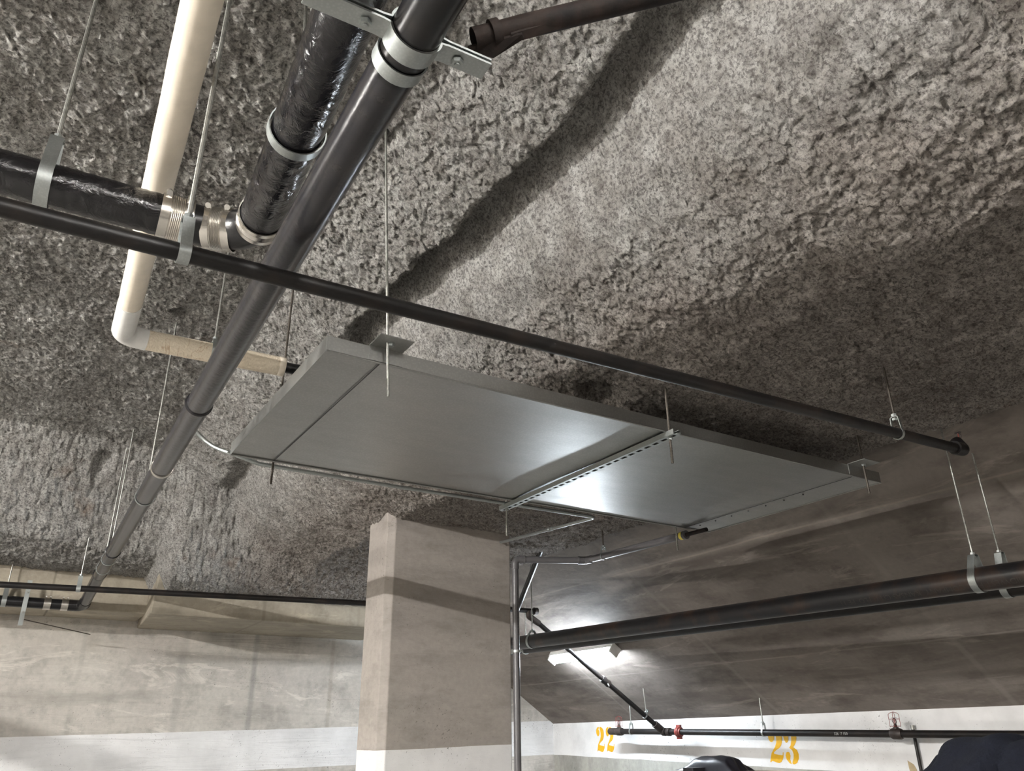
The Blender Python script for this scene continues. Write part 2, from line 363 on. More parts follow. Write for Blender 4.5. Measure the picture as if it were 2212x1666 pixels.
def grid_ins(xs, ys, amp=1.):
    X, Y = np.meshgrid(xs, ys); Z = ceil_z(X, Y)
    n1 = fbm(X*3.2, Y*3.2, 1, 3); n2 = fbm(X*13, Y*13, 11, 3); n3 = fbm(X*38, Y*38, 21, 3, g=.6)
    bil = 1-np.abs(fbm(X*17+9, Y*17, 31, 2))*2.6; bil2 = 1-np.abs(fbm(X*42+3, Y*42, 41, 2))*2.4
    n4 = vnoise(X*83, Y*83, 91)
    Z = Z-amp*(.020*n1+.007*n2+.0075*n3+.002*(bil-.4)+.0035*(bil2-.4)+.009*n4)
    for (hx, hy, hr) in PITS: Z = Z+.075*np.exp(-(((X-hx)**2+(Y-hy)**2)/hr**2)**2)
    X2 = X+amp*(.012*fbm(X*22, Y*22, 51, 2)+.010*n3); Y2 = Y+amp*(.012*fbm(X*22, Y*22, 61, 2)+.010*fbm(X*55, Y*55, 71, 1))
    return X2, Y2, Z
def add_grid(X, Y, Z, name, mat):
    ny, nx = X.shape; v = np.stack([X, Y, Z], -1).reshape(-1, 3); i = np.arange(ny*nx).reshape(ny, nx)
    q = np.stack([i[:-1, :-1], i[1:, :-1], i[1:, 1:], i[:-1, 1:]], -1).reshape(-1, 4)
    me = bpy.data.meshes.new(name); me.vertices.add(len(v)); me.vertices.foreach_set('co', v.ravel().astype(np.float32))
    me.loops.add(q.size); me.loops.foreach_set('vertex_index', q.ravel().astype(np.int32))
    me.polygons.add(len(q)); me.polygons.foreach_set('loop_start', (np.arange(len(q))*4).astype(np.int32)); me.polygons.foreach_set('loop_total', np.full(len(q), 4, np.int32))
    me.update(calc_edges=True); me.validate(); me.polygons.foreach_set('use_smooth', np.ones(len(q), bool)); me.materials.append(mat)
    ob = bpy.data.objects.new(name, me); C.objects.link(ob); return ob
xs = np.arange(-.7, 3.905, .009); ys = []; y = .5
while y < 8.5: ys.append(y); y += .009 if y < 3.2 else (.012 if y < 5 else .016)
ys = np.array(ys); X, Y, Z = grid_ins(xs, ys)
# ragged outer edge turning up to the slab
ed = sm(3.80, 3.90, np.meshgrid(xs, ys)[0]); jag = .05*fbm(Y*4, Y*0+2, 81, 3)+.035*fbm(Y*22, Y*0+7, 82, 3)
X = X+ed*jag; Z = Z+ed**2*.16
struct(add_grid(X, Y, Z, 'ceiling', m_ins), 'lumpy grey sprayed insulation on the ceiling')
def coarse(x0, x1, y0, y1, nm, st=.06):
    X, Y, Z = grid_ins(np.arange(x0, x1+st*.5, st), np.arange(y0, y1+st*.5, st), .9)
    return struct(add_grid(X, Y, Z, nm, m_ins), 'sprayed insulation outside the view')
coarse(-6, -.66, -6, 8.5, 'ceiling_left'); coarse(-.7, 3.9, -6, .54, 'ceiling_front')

# trim: beams along the far wall
b = MB(); b.box((-2.45, 8.2, 2.66+.4), (7.2, .62, .8)); struct(b.build('trim_1', m_beam, smooth=False, bev=.01), 'shallow tan concrete beam along the far wall, left part')
b = MB(); zb = 2.60
prof = [(1.10, 7.40, zb), (3.42, 7.40, zb), (3.42, 8.5, zb), (1.17, 8.5, zb)]
b.v = [Vector(p) for p in prof]+[Vector((1.16, 7.42, 3.4)), Vector((3.42, 7.42, 3.4)), Vector((3.42, 8.5, 3.4)), Vector((1.17, 8.5, 3.4))]
b.f = [(0, 1, 2, 3), (7, 6, 5, 4), (0, 4, 5, 1), (1, 5, 6, 2), (2, 6, 7, 3), (3, 7, 4, 0)]
struct(b.build('trim_2', m_beam, smooth=False, bev=.012), 'deeper tan concrete box beam beside the shallow one')

# column with chamfered edge
yc = 5.0; xl, xr = .4388*yc, .6303*yc
pl = [(xl+.03, yc), (xr, yc), (xr, yc+.36), (xl+.0, yc+.36), (xl-.02, yc+.34), (xl-.02, yc+.035)]
b = MB(); b.prism([(p[0], p[1], 0) for p in pl], (0, 0, 3.25))
col = b.build('concrete_column', m_column, smooth=False, bev=.006); tag(col, 'square concrete column with a white painted band near eye level', 'column'); col['kind'] = 'structure'

# ================================================================= DRIP PAN
PX0, PX1, PY0, PY1, PZ, FH = .757, 3.752, 2.338, 3.565, 2.80, .052
pan = thing('drip_pan', 'large shallow galvanised sheet metal tray hung below the insulated ceiling', 'metal tray', ((PX0+PX1)/2, (PY0+PY1)/2, PZ))
def sheet(x0, x1):
    nx = max(3, int((x1-x0)/.06)); ny = 20; b = MB()
    for j in range(ny+1):
        for i in range(nx+1):
            x = x0+(x1-x0)*i/nx; y = PY0+(PY1-PY0)*j/ny
            e = min(1, min(x-PX0, PX1-x, y-PY0, PY1-y)/.15)
            z = PZ+e*.0025*math.sin(x*3.1+1)*math.sin(y*4.3)-.0012*e*math.sin(x*7.3+y*3)
            b.v.append(Vector((x, y, z)))
    for j in range(ny):
        for i in range(nx): a = j*(nx+1)+i; b.f.append((a, a+1, a+nx+2, a+nx+1))
    return b
for (a, c2) in ((PX0, .952), (.952, 3.53), (3.53, PX1)): sheet(a, c2).build('bottom_sheet', m_pan, pan)
for xs_, dx in ((.952, .0), (3.53, .0)):
    MB().box((xs_, (PY0+PY1)/2, PZ-.004), (.003, PY1-PY0-.02, .002)).build('seam', m_seam_shade, pan, False)
    if xs_ > 2:
        for q in range(7): MB().tube([(xs_+.045, PY0+.35+q*.13, PZ-.007), (xs_+.045, PY0+.35+q*.13, PZ-.002)], .004, 8).build('rivet', m_seam_shade, pan)
for nm, c_, d_ in (('near_flange', ((PX0+PX1)/2, PY0, PZ+FH/2-.003), (PX1-PX0, .003, FH+.006)), ('far_flange', ((PX0+PX1)/2, PY1, PZ+FH/2-.003), (PX1-PX0, .003, FH+.006)),
                   ('left_flange', (PX0, (PY0+PY1)/2, PZ+FH/2-.003), (.003, PY1-PY0, FH+.006)), ('right_flange', (PX1, (PY0+PY1)/2, PZ+FH/2-.003), (.003, PY1-PY0, FH+.006))):
    MB().box(c_, d_).build(nm, m_pan, pan, False)
for y_ in (PY0, PY1): MB().tube([(PX0, y_, PZ-.004), (PX1, y_, PZ-.004)], .004, 8).build('hem', m_pan, pan)
def lbracket(x, y, sg):
    b = MB(); b.box((x, y+sg*.002, PZ+FH*.5+.002), (.125, .003, FH+.004)); b.box((x, y+sg*.05, PZ+FH+.004), (.125, .1, .003)); return b.build('angle_bracket', m_pan, pan, False)
BR = [(.97, PY0, -1), (3.56, PY0, -1), (.97, PY1, 1), (3.52, PY1, 1)]
for x, y, sg in BR: lbracket(x, y, sg)
def rod(mb, p0, p1, r=.0048, n=8):
    p0, p1 = Vector(p0), Vector(p1); L = (p1-p0).length; k_ = max(2, min(260, int(L/.006))); pts = []; rs = []
    for i in range(k_+1): pts.append(lerp(p0, p1, i/k_)); rs.append(r*(1.06 if i % 2 else .9))
    return mb.tube(pts, rs, n)
def hanger_rod(label, x, y, z1, z0, tilt=(0, 0), mat=m_rod, nutz=None, r=.0055):
    t = thing('threaded_rod', label, 'rod', (x, y, z1), 'threaded rods holding the metal tray')
    top = (x+tilt[0], y+tilt[1], z1); bot = (x, y, z0)
    rod(MB(), top, bot, r).build('rod', mat, t)
    for nz in (nutz or []):
        hexnut(MB(), (x, y, nz), (0, 0, 1), .011, .010).build('nut', m_strap, t)
        MB().tube([(x, y, nz+.0052), (x, y, nz+.0075)], .014, 20).build('washer', m_strap, t)
    return t
pa = atz(836, 752, PZ+FH); ra = (pa.x, PY0-.05)
hanger_rod('long bright threaded rod through the near left bracket of the metal tray', ra[0], ra[1], 3.82, 2.655, (-.075, 0), m_rod, [PZ+FH-.004], .0048)
hanger_rod('dark threaded rod at the far left corner of the metal tray', .965, PY1+.045, 3.85, 2.70, (0, 0), m_roddark, [PZ+FH-.004])
hanger_rod('short dark threaded rod through the near right bracket of the metal tray', 3.565, PY0-.045, 3.04, 2.70, (-.01, 0), m_roddark, [PZ+FH-.004])
hanger_rod('thin threaded rod at the far right corner of the tray beside the grey drain pipe', 3.5, PY1+.04, 3.06, 2.66, (0, 0), m_rod, [PZ+FH-.004])
# strut channel
SXc = 2.285
st = thing('strut_channel', 'slotted metal strut channel crossing under the metal tray', 'channel', (SXc, 3.0, PZ-.03))
b = MB(); y0, y1 = 2.29, 3.70; W, H_ = .041, .021; zt = PZ-.007
b.box((SXc-W/2, (y0+y1)/2, zt-H_/2), (.003, y1-y0, H_)); b.box((SXc+W/2, (y0+y1)/2, zt-H_/2), (.003, y1-y0, H_))
b.box((SXc-W/2+.005, (y0+y1)/2, zt-.001), (.01, y1-y0, .003)); b.box((SXc+W/2-.005, (y0+y1)/2, zt-.001), (.01, y1-y0, .003))
b.build('channel_sides', m_strap, st, False)
# slotted web built from strips between slots
b = MB(); zw = zt-H_; ns = 26; pitch = (y1-y0)/ns
b.box((SXc-.0145, (y0+y1)/2, zw), (.012, y1-y0, .003)); b.box((SXc+.0145, (y0+y1)/2, zw), (.012, y1-y0, .003))
for i in range(ns+1):
    b.box((SXc, y0+i*pitch, zw), (.018, pitch*.42, .003))
b.build('slotted_web', m_strap, st, False)
b = MB(); b.box((SXc, (y0+y1)/2, zw+.005), (.03, y1-y0-.02, .002))
b.build('slot_shade', m_seam_shade, st, False)  # dark strip stands in for the shade behind the slots
for (yy, z1, z0, lb) in ((2.335, 3.03, 2.655, 'short dark threaded rod through the near end of the strut channel'), (3.655, 3.05, 2.62, 'bright threaded rod through the far end of the strut channel beside the column')):
    hanger_rod(lb, SXc+.0, yy, z1, z0, (0, 0), m_roddark if yy < 3 else m_rod, [zw-.007])

# ================================================================= PIPES
def hanger(name, label, c, d, r, ztop, cat='pipe hanger', group='hangers on the overhead pipes', strapw=.028, gap=.045, tilt=(0, 0), mat=m_strap, rmat=m_rod, rr=.005, th=.003, coupler=False, toplen=None):
    """clevis / teardrop hanger: strap passes under the pipe and meets the rod above it"""
    c = Vector(c); d = Vector(d).normalized(); up = Vector((0, 0, 1)); sd = d.cross(up).normalized(); up2 = sd.cross(d).normalized()
    t = thing(name, label, cat, (c.x, c.y, ztop), group)
    R = r+th*.7; ht = r+gap; pts = []
    a0 = math.radians(32)
    pts.append(c+up2*ht+sd*.008); pts.append(c+up2*(ht-.004)+sd*.016)
    for i in range(21):
        a = a0-(math.pi+2*a0)*i/20
        pts.append(c+sd*R*math.cos(a)+up2*R*math.sin(a))
    pts.append(c+up2*(ht-.004)-sd*.016); pts.append(c+up2*ht-sd*.008)
    MB().ribbon(pts, d, strapw, th, closed=True).build('strap', mat, t, True)
    top = (c.x+tilt[0], c.y+tilt[1], ztop); bot = c+up2*(ht-.018)
    rod(MB(), top, bot, rr).build('rod', rmat, t)
    n = MB(); hexnut(n, c+up2*(ht+.006), up2, .011, .01); hexnut(n, c+up2*(ht-.012), up2, .011, .009); n.build('nut', mat, t)
    if coupler: MB().tube([lerp(bot, top, .62), lerp(bot, top, .74)], rr*1.9, 12).build('rod_coupling', m_rod, t)
    return t
# ---- black drain pipe running away (3in)
R3 = .0445
DZ = [(915, 45, 2.705), (846, 160, 2.72), (602, 579, 2.74), (385, 950, 2.78), (216, 1240, 2.82)]
DP = [atz(*q) for q in DZ]
D0, D1 = DP[1], DP[4]; dd = (D1-D0).normalized()
def onD(px, py):  # nearest point of the axis to the sight line
    r_ = Vector(ray(px, py)); o = Vector(CAM); n_ = r_.cross(dd.cross(r_)); t = (o-D0).dot(n_)/dd.dot(n_); return D0+dd*t
dp = thing('drain_pipe', 'long dark drain pipe running diagonally away to the far wall', 'pipe', onD(500, 740))
pA = D0-dd*1.3; pE = aty(181, 1306, 7.80); pM = onD(216, 1240); de_ = (pE-pM).normalized()
secs = [pA, onD(850, 150), onD(440, 862), onD(344, 1010), onD(232, 1212), pM+de_*.03, lerp(pM, pE, .5), pE]
for i in range(len(secs)-1):
    a, c2 = secs[i], secs[i+1]; r_ = R3*(1.0 if i not in (5,) else 1.03)
    ns = max(2, int((c2-a).length/.15)); MB().tube([lerp(a, c2, j/ns) for j in range(ns+1)], r_, 36).build('pipe_section', m_cast if i == 0 else m_abs_sheen, dp)  # one pipe: far sections take the greyer copy, sheen put into the colour
for (px, py), w_, dr in (((437, 877), .012, .006), ((240, 1190), .012, .005), ((213, 1243), .02, .005), ((181, 1303), .03, .005)):
    ring(onD(px, py) if py < 1240 else (pM if py < 1250 else pE-de_*.02), dd if py < 1240 else de_, R3+dr, w_).build('coupling', m_abs_sheen, dp)
ring(onD(344, 1008), dd, R3+.005, .03).build('coupling_clamp', m_corr, dp)
# band clamps of the pipe (each its own clamp)
def split_ring(label, px, py, ztop=None, w_=.028, tilt=(0, 0)):
    p = onD(px, py); z_ = ztop or float(ceil_z(np.array([p.x]), np.array([p.y]))[0])+.04
    return hanger('pipe_hanger', label, p, dd, R3+.001, z_, strapw=w_, tilt=tilt, th=.003, gap=.05)
split_ring('wide zinc band hanger around the black drain pipe beside the riser clamp', 865, 128, 3.2, .03)
def onDy(y): return D0+dd*((y-D0.y)/dd.y)
for yy_, lb in ((4.4, 'pale band hanger and long rod on the dark drain pipe at its steel coupling'), (6.31, 'band hanger and long rod on the far half of the dark drain pipe')):
    p = onDy(yy_); hanger('pipe_hanger', lb, p, dd, R3+.001, 3.84, strapw=.016, gap=.05)
split_ring('lowest small band hanger on the far drain pipe near the far beam', 222, 1228, None, .014)
# riser clamp and brace at the top of the picture
ux = Vector((1, 0, 0)); q = onD(893, 82); sd = dd.cross(Vector((0, 0, 1))).normalized()
if sd.x < 0: sd = -sd
up2 = sd.cross(dd).normalized()
if up2.z < 0: up2 = -up2
rc = thing('riser_clamp', 'two part zinc riser clamp bolted around the black drain pipe at the top', 'pipe clamp', q)
def halfclamp(sgn):
    R = R3+.003; pts = [q-sd*.20-up2*.004*(-sgn)*-1, q-sd*(R+.012)+up2*sgn*.004]
    pts = [q-sd*.19+up2*sgn*.005, q-sd*(R+.014)+up2*sgn*.005]
    for i in range(1, 20):
        a = math.pi*(1-i/20); pts.append(q+sd*R*math.cos(a)+up2*sgn*R*math.sin(a)) if math.sin(a)*R > .006 else None
    pts += [q+sd*(R+.014)+up2*sgn*.005, q+sd*.145+up2*sgn*.005]
    return MB().ribbon(pts, dd, .040, .0045)
halfclamp(-1).build('clamp_half', m_strap, rc); halfclamp(1).build('clamp_half', m_strap, rc)
for s2 in (-1, 1):
    bp = q+sd*s2*(R3+.042); b = MB(); b.tube([bp-up2*.022, bp+up2*.02], .0055, 12); hexnut(b, bp-up2*.014, up2, .011, .009); b.build('bolt', m_strap, rc)
# rusty brace: flattened pipe bolted to the clamp
e0 = atz(1022, 84, 2.80); e1 = atz(1105, 78, 2.81); e2 = atz(1392, -6, 2.93)
br = thing('brace_pipe', 'rusty brown steel brace pipe with an open end behind the riser clamp', 'brace', e0)
bd = (e2-e0).normalized(); b = MB(); b.tube([e0, e0+bd*.035, e0+bd*.1, e0+bd*.5, e2], [.021, .021, .0225, .0225, .0225], 24, caps=False); b.build('pipe', m_rust, br)
b = MB(); b.tube([e0+bd*.012, e0+bd*.014], [.0195, .0195], 24); b.build('bore_shade', m_seam_shade, br)  # dark disc stands in for shade inside the open end
b = MB(); b.tube([e0+bd*.035, e0+bd*.052], [.027, .027], 24); b.build('collar', m_rust, br)
u_, v_ = perp(bd); gp = atz(1058, 108, 2.79); g2 = atz(1130, 92, 2.80)
b = MB(); b.prism([atz(1010, 104, 2.785), atz(1128, 74, 2.80), atz(1132, 84, 2.80), atz(1066, 126, 2.775), atz(1040, 122, 2.775)], (0, 0, .006)); b.build('gusset_plate', m_rust, br, False)
b = MB(); fl = [atz(1104, 74, 2.80), atz(1392, -10, 2.93), atz(1392, 6, 2.925), atz(1112, 92, 2.795)]; b.prism(fl, (0, 0, .005)); b.build('flange', m_rust, br, False)

# far end elbow + black pipe along the far wall with couplings
de = pE; zW = pE.z-.01; w0 = atz(150, 1311, zW); wdir = (atz(0, 1307, zW)-w0); wdir.z = 0; wdir = Vector((-1, 0, 0))
c0 = de+Vector((-.012, .012, -.012)); t2_ = c0+wdir*.12
wp_ = thing('wall_drain_pipe', 'black pipe along the far wall joined by steel couplings to the grey drain pipe', 'pipe', t2_)
MB().tube(path([de-de_*.1, c0, c0+wdir*.13], .05), R3*1.06, 28).build('elbow', m_cast, wp_)
MB().tube([c0+wdir*.1, c0+wdir*1.6], R3*.98, 28).build('pipe_section', m_cast, wp_)
for o_ in (.13, .26):
    b = MB(); p = c0+wdir*o_; b.tube([p-wdir*.028, p-wdir*.026, p+wdir*.026, p+wdir*.028], [R3+.001, R3+.006, R3+.006, R3+.001], 28); b.build('steel_coupling', m_corr, wp_)
    b = MB()
    for k_ in (-.016, .016): b.tube([p+wdir*k_+Vector((0, -.012, R3+.012)), p+wdir*k_+Vector((0, .012, R3+.012))], .006, 10)
    b.build('clamp_screw', m_steel, wp_)
hp = c0+wdir*.52
hanger('pipe_hanger', 'narrow zinc hanger on the black pipe at the far wall, nearest the left edge', hp+wdir*.05, wdir, R3, 3.02, strapw=.035, gap=.09)
# flat bar clamp at the same pipe
fb = thing('bar_clamp', 'zinc bar clamp with long tabs across the black far wall pipe', 'pipe clamp', hp)
p = c0+wdir*.42+Vector((0, -R3-.006, 0))
b = MB(); b.ribbon([p+Vector((.0, .0, .17)), p+Vector((0, 0, .065)), p+Vector((0, -.004, .04)), p+Vector((0, -.004, -.05)), p+Vector((0, .0, -.075)), p+Vector((0, 0, -.19))], (1, 0, 0), .034, .005); b.build('bar', m_strap, fb)
for dz in (.075, -.085): b = MB(); b.tube([p+Vector((0, -.015, dz)), p+Vector((0, .012, dz))], .007, 10); b.build('bolt', m_rod, fb)
tag(MB().tube([p+Vector((.02, .02, -.14)), p+Vector((.55, .30, -.20))], .004, 8).build('brace_wire', m_roddark), 'thin grey brace wire running from the bar clamp to the far wall', 'wire')

# ---- tape wrapped black pipe: horizontal + elbow + rising to the top
RT = .0585; zt_ = 2.96
L0 = atz(-260, 300, zt_); L1 = atz(352, 466, zt_)
ldir = (L1-L0).normalized()
K = atz(545, 519, zt_-.005)                        # elbow corner
U2 = atz(771, -30, 2.83); udir = (U2-K).normalized()
_th = (L1-K).angle(udir); _R = .15*math.tan(_th/2); EA = arc(L1, K, U2, _R, 16); U1 = EA[-1]
tp = thing('wrapped_drain_pipe', 'thick black glossy wrapped pipe turning a corner with steel band couplings', 'pipe', K)
def wavy(p0, p1, r, n=60):
    pts = []; rs = []
    for i in range(n+1): pts.append(lerp(p0, p1, i/n)); rs.append(r*(1+.010*math.sin(i*2.1)+.012*random.uniform(-1, 1)))
    return MB().tube(pts, rs, 36)
wavy(L0, L1, RT).build('horizontal_section', m_tape, tp)
U3 = U2+udir*1.2
wavy(U1, U3, RT, 120).build('upper_section', m_tape, tp)
MB().tube([L1-ldir*.04]+EA+[U1+udir*.02], RT*.985, 36).build('elbow', m_rubber, tp)
def onLineP(p0, d_, px, py):
    r_ = Vector(ray(px, py)); o = Vector(CAM); n_ = r_.cross(d_.cross(r_)); t = (o-p0).dot(n_)/d_.dot(n_); return p0+d_*t
def bandc(c_, d_, r, w_, sgn=1):
    """corrugated stainless band with two worm screws"""
    d_ = Vector(d_).normalized(); b = MB(); pts = []; rs = []; n = 24
    prof = [(-.5, 0), (-.5, .003), (-.22, .003), (-.2, .001)]+[(-.18+.36*i/13, .001+(.002 if i % 2 else .0)) for i in range(14)]+[(.2, .001), (.22, .003), (.5, .003), (.5, 0)]
    b.tube([c_+d_*w_*a for a, _ in prof], [r+h for _, h in prof], 40, caps=False); o = b.build('band_coupling', m_corr, tp)
    for s2 in (-.34, .34):
        s_up = Vector((0, 0, 1))-d_*d_.z; s_up.normalize(); sdv = d_.cross(s_up)
        cu_ = Vector(RW[1]); cu_ = (cu_-d_*d_.dot(cu_)).normalized(); tc_ = (Vector(CAM)-c_); tc_ = (tc_-d_*d_.dot(tc_)).normalized()
        p = c_+d_*w_*s2+(cu_*.9+tc_*.35).normalized()*(r+.009); ax = (d_.cross(p-c_)).normalized()
        q_ = MB(); q_.tube([p-ax*.018, p-ax*.01, p-ax*.008, p+ax*.016], [.006, .006, .0085, .0085], 12); q_.box(p-(p-c_).normalized()*.006, (.03, .012, .005), ax, d_); q_.build('worm_screw', m_steel, o)
    return o
bandc(onLineP(L1, ldir, 378, 475), ldir, RT+.003, .085)
bandc(EA[4], EA[5]-EA[3], RT+.002, .078)
bandc(U1-udir*.012, udir, RT+.003, .062)
def onLine(p0, d_, px, py):
    r_ = Vector(ray(px, py)); o = Vector(CAM); n_ = r_.cross(d_.cross(r_)); t = (o-p0).dot(n_)/d_.dot(n_); return p0+d_*t
hp = onLine(U1, udir, 640, 285)
hanger('pipe_hanger', 'pale metal band hanger around the wrapped black pipe where it climbs', hp, udir, RT+.004, 3.84, strapw=.03)
hp = onLine(L0, ldir, 100, 385)
hanger('pipe_hanger', 'zinc strap hanger on the wrapped black pipe at the left edge', hp, ldir, RT+.003, 3.84, strapw=.034, gap=.09, tilt=(.0, .0), rr=.006, mat=m_strap)
# small lump of glue on it
tag(MB().tube([atz(346, 425, 3.0), atz(343, 444, 2.99)], [.004, .0015], 8).build('foam_drip', m_jack), 'small cream foam drip on the wrapped black pipe', 'drip')

# ---- cream jacketed pipe
RC = .0445
W0 = atz(470, -140, 3.14); W1 = atz(282, 655, 3.205); WK = atz(264, 722, 3.21); W2 = atz(312, 734, 3.21); W3 = atz(612, 793, 3.21)
# line the upright run on photo axis
wd_ = (W1-W0).normalized()
cp = thing('jacketed_pipe', 'cream canvas jacketed pipe with a white plastic elbow', 'pipe', WK)
n = 40; MB().tube([lerp(W0, W1, i/n) for i in range(n+1)], [RC*(1+.012*math.sin(i*.9)) for i in range(n+1)], 36).build('upper_jacket', m_jack, cp)
MB().tube([lerp(W2, W3, i/10) for i in range(11)], RC, 36).build('horizontal_jacket', m_canvas, cp)
MB().tube(path([W1-wd_*.005, WK, W2+(W3-W2).normalized()*.01], .06), RC*1.04, 36).build('elbow', m_pvcw, cp)
e_ = (W3-W2).normalized(); MB().tube([W3-e_*.01, W3+e_*.14], .026, 24).build('bare_pipe_end', m_rubber, cp)
ring(W3-e_*.01, e_, RC+.001, .03).build('end_cuff', m_jack, cp)
q0 = onLine(W2, e_, 460, 765); q0 = atz(460, 762, 3.21)
hanger('pipe_hanger', 'thin rod hanger over the cream jacketed pipe left of the drain pipe', q0, e_, RC+.001, 3.84, strapw=.02, gap=.02, th=.002)
tag(rod(MB(), atz(662, -40, 3.8), atz(659, 82, 3.25), .005).build('threaded_rod', m_rod), 'pale threaded rod beside the wrapped pipe at the top edge', 'rod')

# ---- long sprinkler pipe
RL = .0211
A0 = atz(-420, 341, 2.59); A1 = atz(2072, 970, 2.72)
al = (A1-A0).normalized(); lp = thing('sprinkler_pipe', 'long thin black sprinkler pipe crossing the whole picture above the metal tray', 'pipe', onLine(A0, al, 1000, 690))
MB().tube([lerp(A0, A1, i/30) for i in range(31)], RL, 28).build('pipe', m_ironpipe, lp)
b = MB(); b.tube(path([A1-al*.03, A1+al*.03, A1+al*.035+Vector((.02, .03, .0))*1.2+Vector((0, 0, .05))], .02), RL*1.32, 24); b.build('elbow', m_ironpipe, lp)
MB().tube([A1-al*.035, A1-al*.0], RL*1.38, 24).build('elbow_collar', m_ironpipe, lp)
def sprinkler(par, p, d_, s=1., cage=False):
    """upright sprinkler head: body, frame arms, deflector"""
    d_ = Vector(d_).normalized(); u, v = perp(d_); b = MB()
    b.tube([p, p+d_*.012*s], .011*s, 6); b.tube([p+d_*.012*s, p+d_*.02*s], .008*s, 12)
    for s2 in (-1, 1): b.tube([p+d_*.018*s+u*s2*.006*s, p+d_*.03*s+u*s2*.013*s, p+d_*.043*s+u*s2*.009*s, p+d_*.05*s], .0022*s, 8)
    h = b.build('sprinkler_head', m_bronze, par)
    b = MB(); b.tube([p+d_*.05*s, p+d_*.052*s], .015*s, 20); b.build('deflector', m_bronze, h)
    MB().tube([p+d_*.02*s, p+d_*.046*s], .0028*s, 10).build('glass_bulb', m_red, h)
    if cage:
        b = MB(); R = .03*s
        for k_ in range(4):
            a = k_*math.pi/2+.4; e = u*math.cos(a)+v*math.sin(a); b.tube(path([p+e*R+d_*.0, p+e*R+d_*.075*s, p+d_*.085*s], .015*s), .0016*s, 6)
        for hh in (.005, .045): b.tube([p+d_*hh*s+(u*math.cos(t)+v*math.sin(t))*R for t in [2*math.pi*i/20 for i in range(21)]], .0016*s, 6)
        b.build('guard_cage', m_red, h)
sprinkler(lp, A1+al*.05+Vector((.012, .02, .045)), (0, 0, 1), .9)
hc = onLine(A0, al, 397, 545)
hanger('pipe_hanger', 'zinc strap hanger holding the long sprinkler pipe in front of the wrapped pipe', hc, al, RL+.001, 3.84, strapw=.026, gap=.07, rr=.006, coupler=True, tilt=(.0, .0))
hc = onLine(A0, al, 1938, 945)
hanger('pipe_hanger', 'dusty loop hanger near the right end of the long sprinkler pipe', hc, al, RL+.001, 3.02, strapw=.012, gap=.05, rmat=m_roddark)
# ---- lower sprinkler pipe at the far left
B0 = atz(-60, 1260, 2.655); B1 = atz(830, 1305.5, 2.68); bl = (B1-B0).normalized()
lw = thing('branch_pipe', 'thin black pipe running level in front of the far beams toward the column', 'pipe', lerp(B0, B1, .5))
MB().tube([B0, B1], .0225, 20).build('pipe', m_ironpipe, lw)
hanger('pipe_hanger', 'zinc strap hanger on the thin black pipe in front of the far beam', onLine(B0, bl, 170, 1270), bl, .0235, 3.04, strapw=.03, gap=.07)

# ---- electrical conduit
cz = 2.82
cd_ = thing('conduit', 'thin bent metal conduit running along the far edge of the metal tray to the column', 'conduit', (2.0, 3.6, cz))
CY_ = PY1+.08
pts = [Vector((PX0, CY_, 2.80)), Vector((1.6, CY_, 2.795)), Vector((2.9, CY_, 2.80)), Vector((3.06, 4.985, 2.935))]
cpath = [atz(395, 893, 2.99), atz(412, 918, 2.95), atz(428, 938, 2.92), atz(444, 953, 2.89), atz(460, 964, 2.865), atz(476, 971.5, 2.845), atz(491, 976.5, 2.83)]+path(pts, [.3, .05])[1:]
cpath.insert(7, Vector((PX0+.15, CY_, 2.80)))
MB().tube(cpath, .0095, 16).build('tube', m_strap, cd_)
cm = lerp(pts[2], pts[3], .42); dv = (pts[3]-pts[2]).normalized()
MB().tube([cm-dv*.03, cm-dv*.01, cm-dv*.008, cm+dv*.008, cm+dv*.01, cm+dv*.03], [.013, .013, .0115, .0115, .013, .013], 16).build('coupling', m_strap, cd_)

# ---- grey PVC drain
RP = .0241; V0 = Vector((3.187, 4.93, -.0)); vt = atz(1108, 1210, 2.82); xg = .632*4.96+.035; yg = 4.96
top = Vector((xg, yg, 2.815)); e1_ = atz(1267, 1211, 2.82); e2_ = atz(1478, 1155, 2.775); e2_ = atz(1480, 1156, 2.77)
pv = thing('drain_line', 'grey plastic drain pipe rising beside the column then turning toward the metal tray', 'pipe', (xg, yg, 1.5))
MB().tube([(xg, yg, .02), (xg, yg, 2.79)], RP, 24).build('riser', m_pvcg, pv)
d1 = (e1_-top).normalized(); d2 = (e2_-e1_).normalized()
MB().tube(path([(xg, yg, 2.745), top, top+d1*.07], .035), RP*1.17, 24).build('elbow', m_pvcg, pv)
MB().tube([top+d1*.04, e1_], RP, 24).build('pipe', m_pvcg, pv)
MB().tube(path([e1_-d1*.06, e1_, e1_+d2*.06], .03), RP*1.17, 24).build('elbow', m_pvcg, pv)
MB().tube([e1_, e2_], RP, 24).build('pipe', m_pvcg, pv)
for p, d_ in ((e1_-d1*.06, d1), (e1_+d2*.06, d2), (top+d1*.07, d1)): ring(p, d_, RP*1.25, .012).build('fitting_lip', m_pvcg, pv)
MB().tube([e2_-d2*.04, e2_-d2*.014], RP+.0012, 24).build('paper_label', m_label, pv)
MB().tube([e2_-d2*.012, e2_+d2*.012], RP*1.15, 24).build('end_collar', m_pvcg, pv)
MB().tube([e2_+d2*.0, e2_+d2*.20], .013, 16).build('rusty_stub', m_rust, pv)
for z_ in (2.17,): ring((xg, yg, z_), (0, 0, 1), RP+.004, .02).build('strap', m_strap, pv); MB().tube([(xg+.025, yg-.01, z_), (xg+.045, yg-.02, z_)], .006, 8).build('strap_bolt', m_strap, pv)
MB().box((xr+.015, yg+.03, 2.17), (.03, .05, .03)).build('strap_block', m_strap, pv, False)
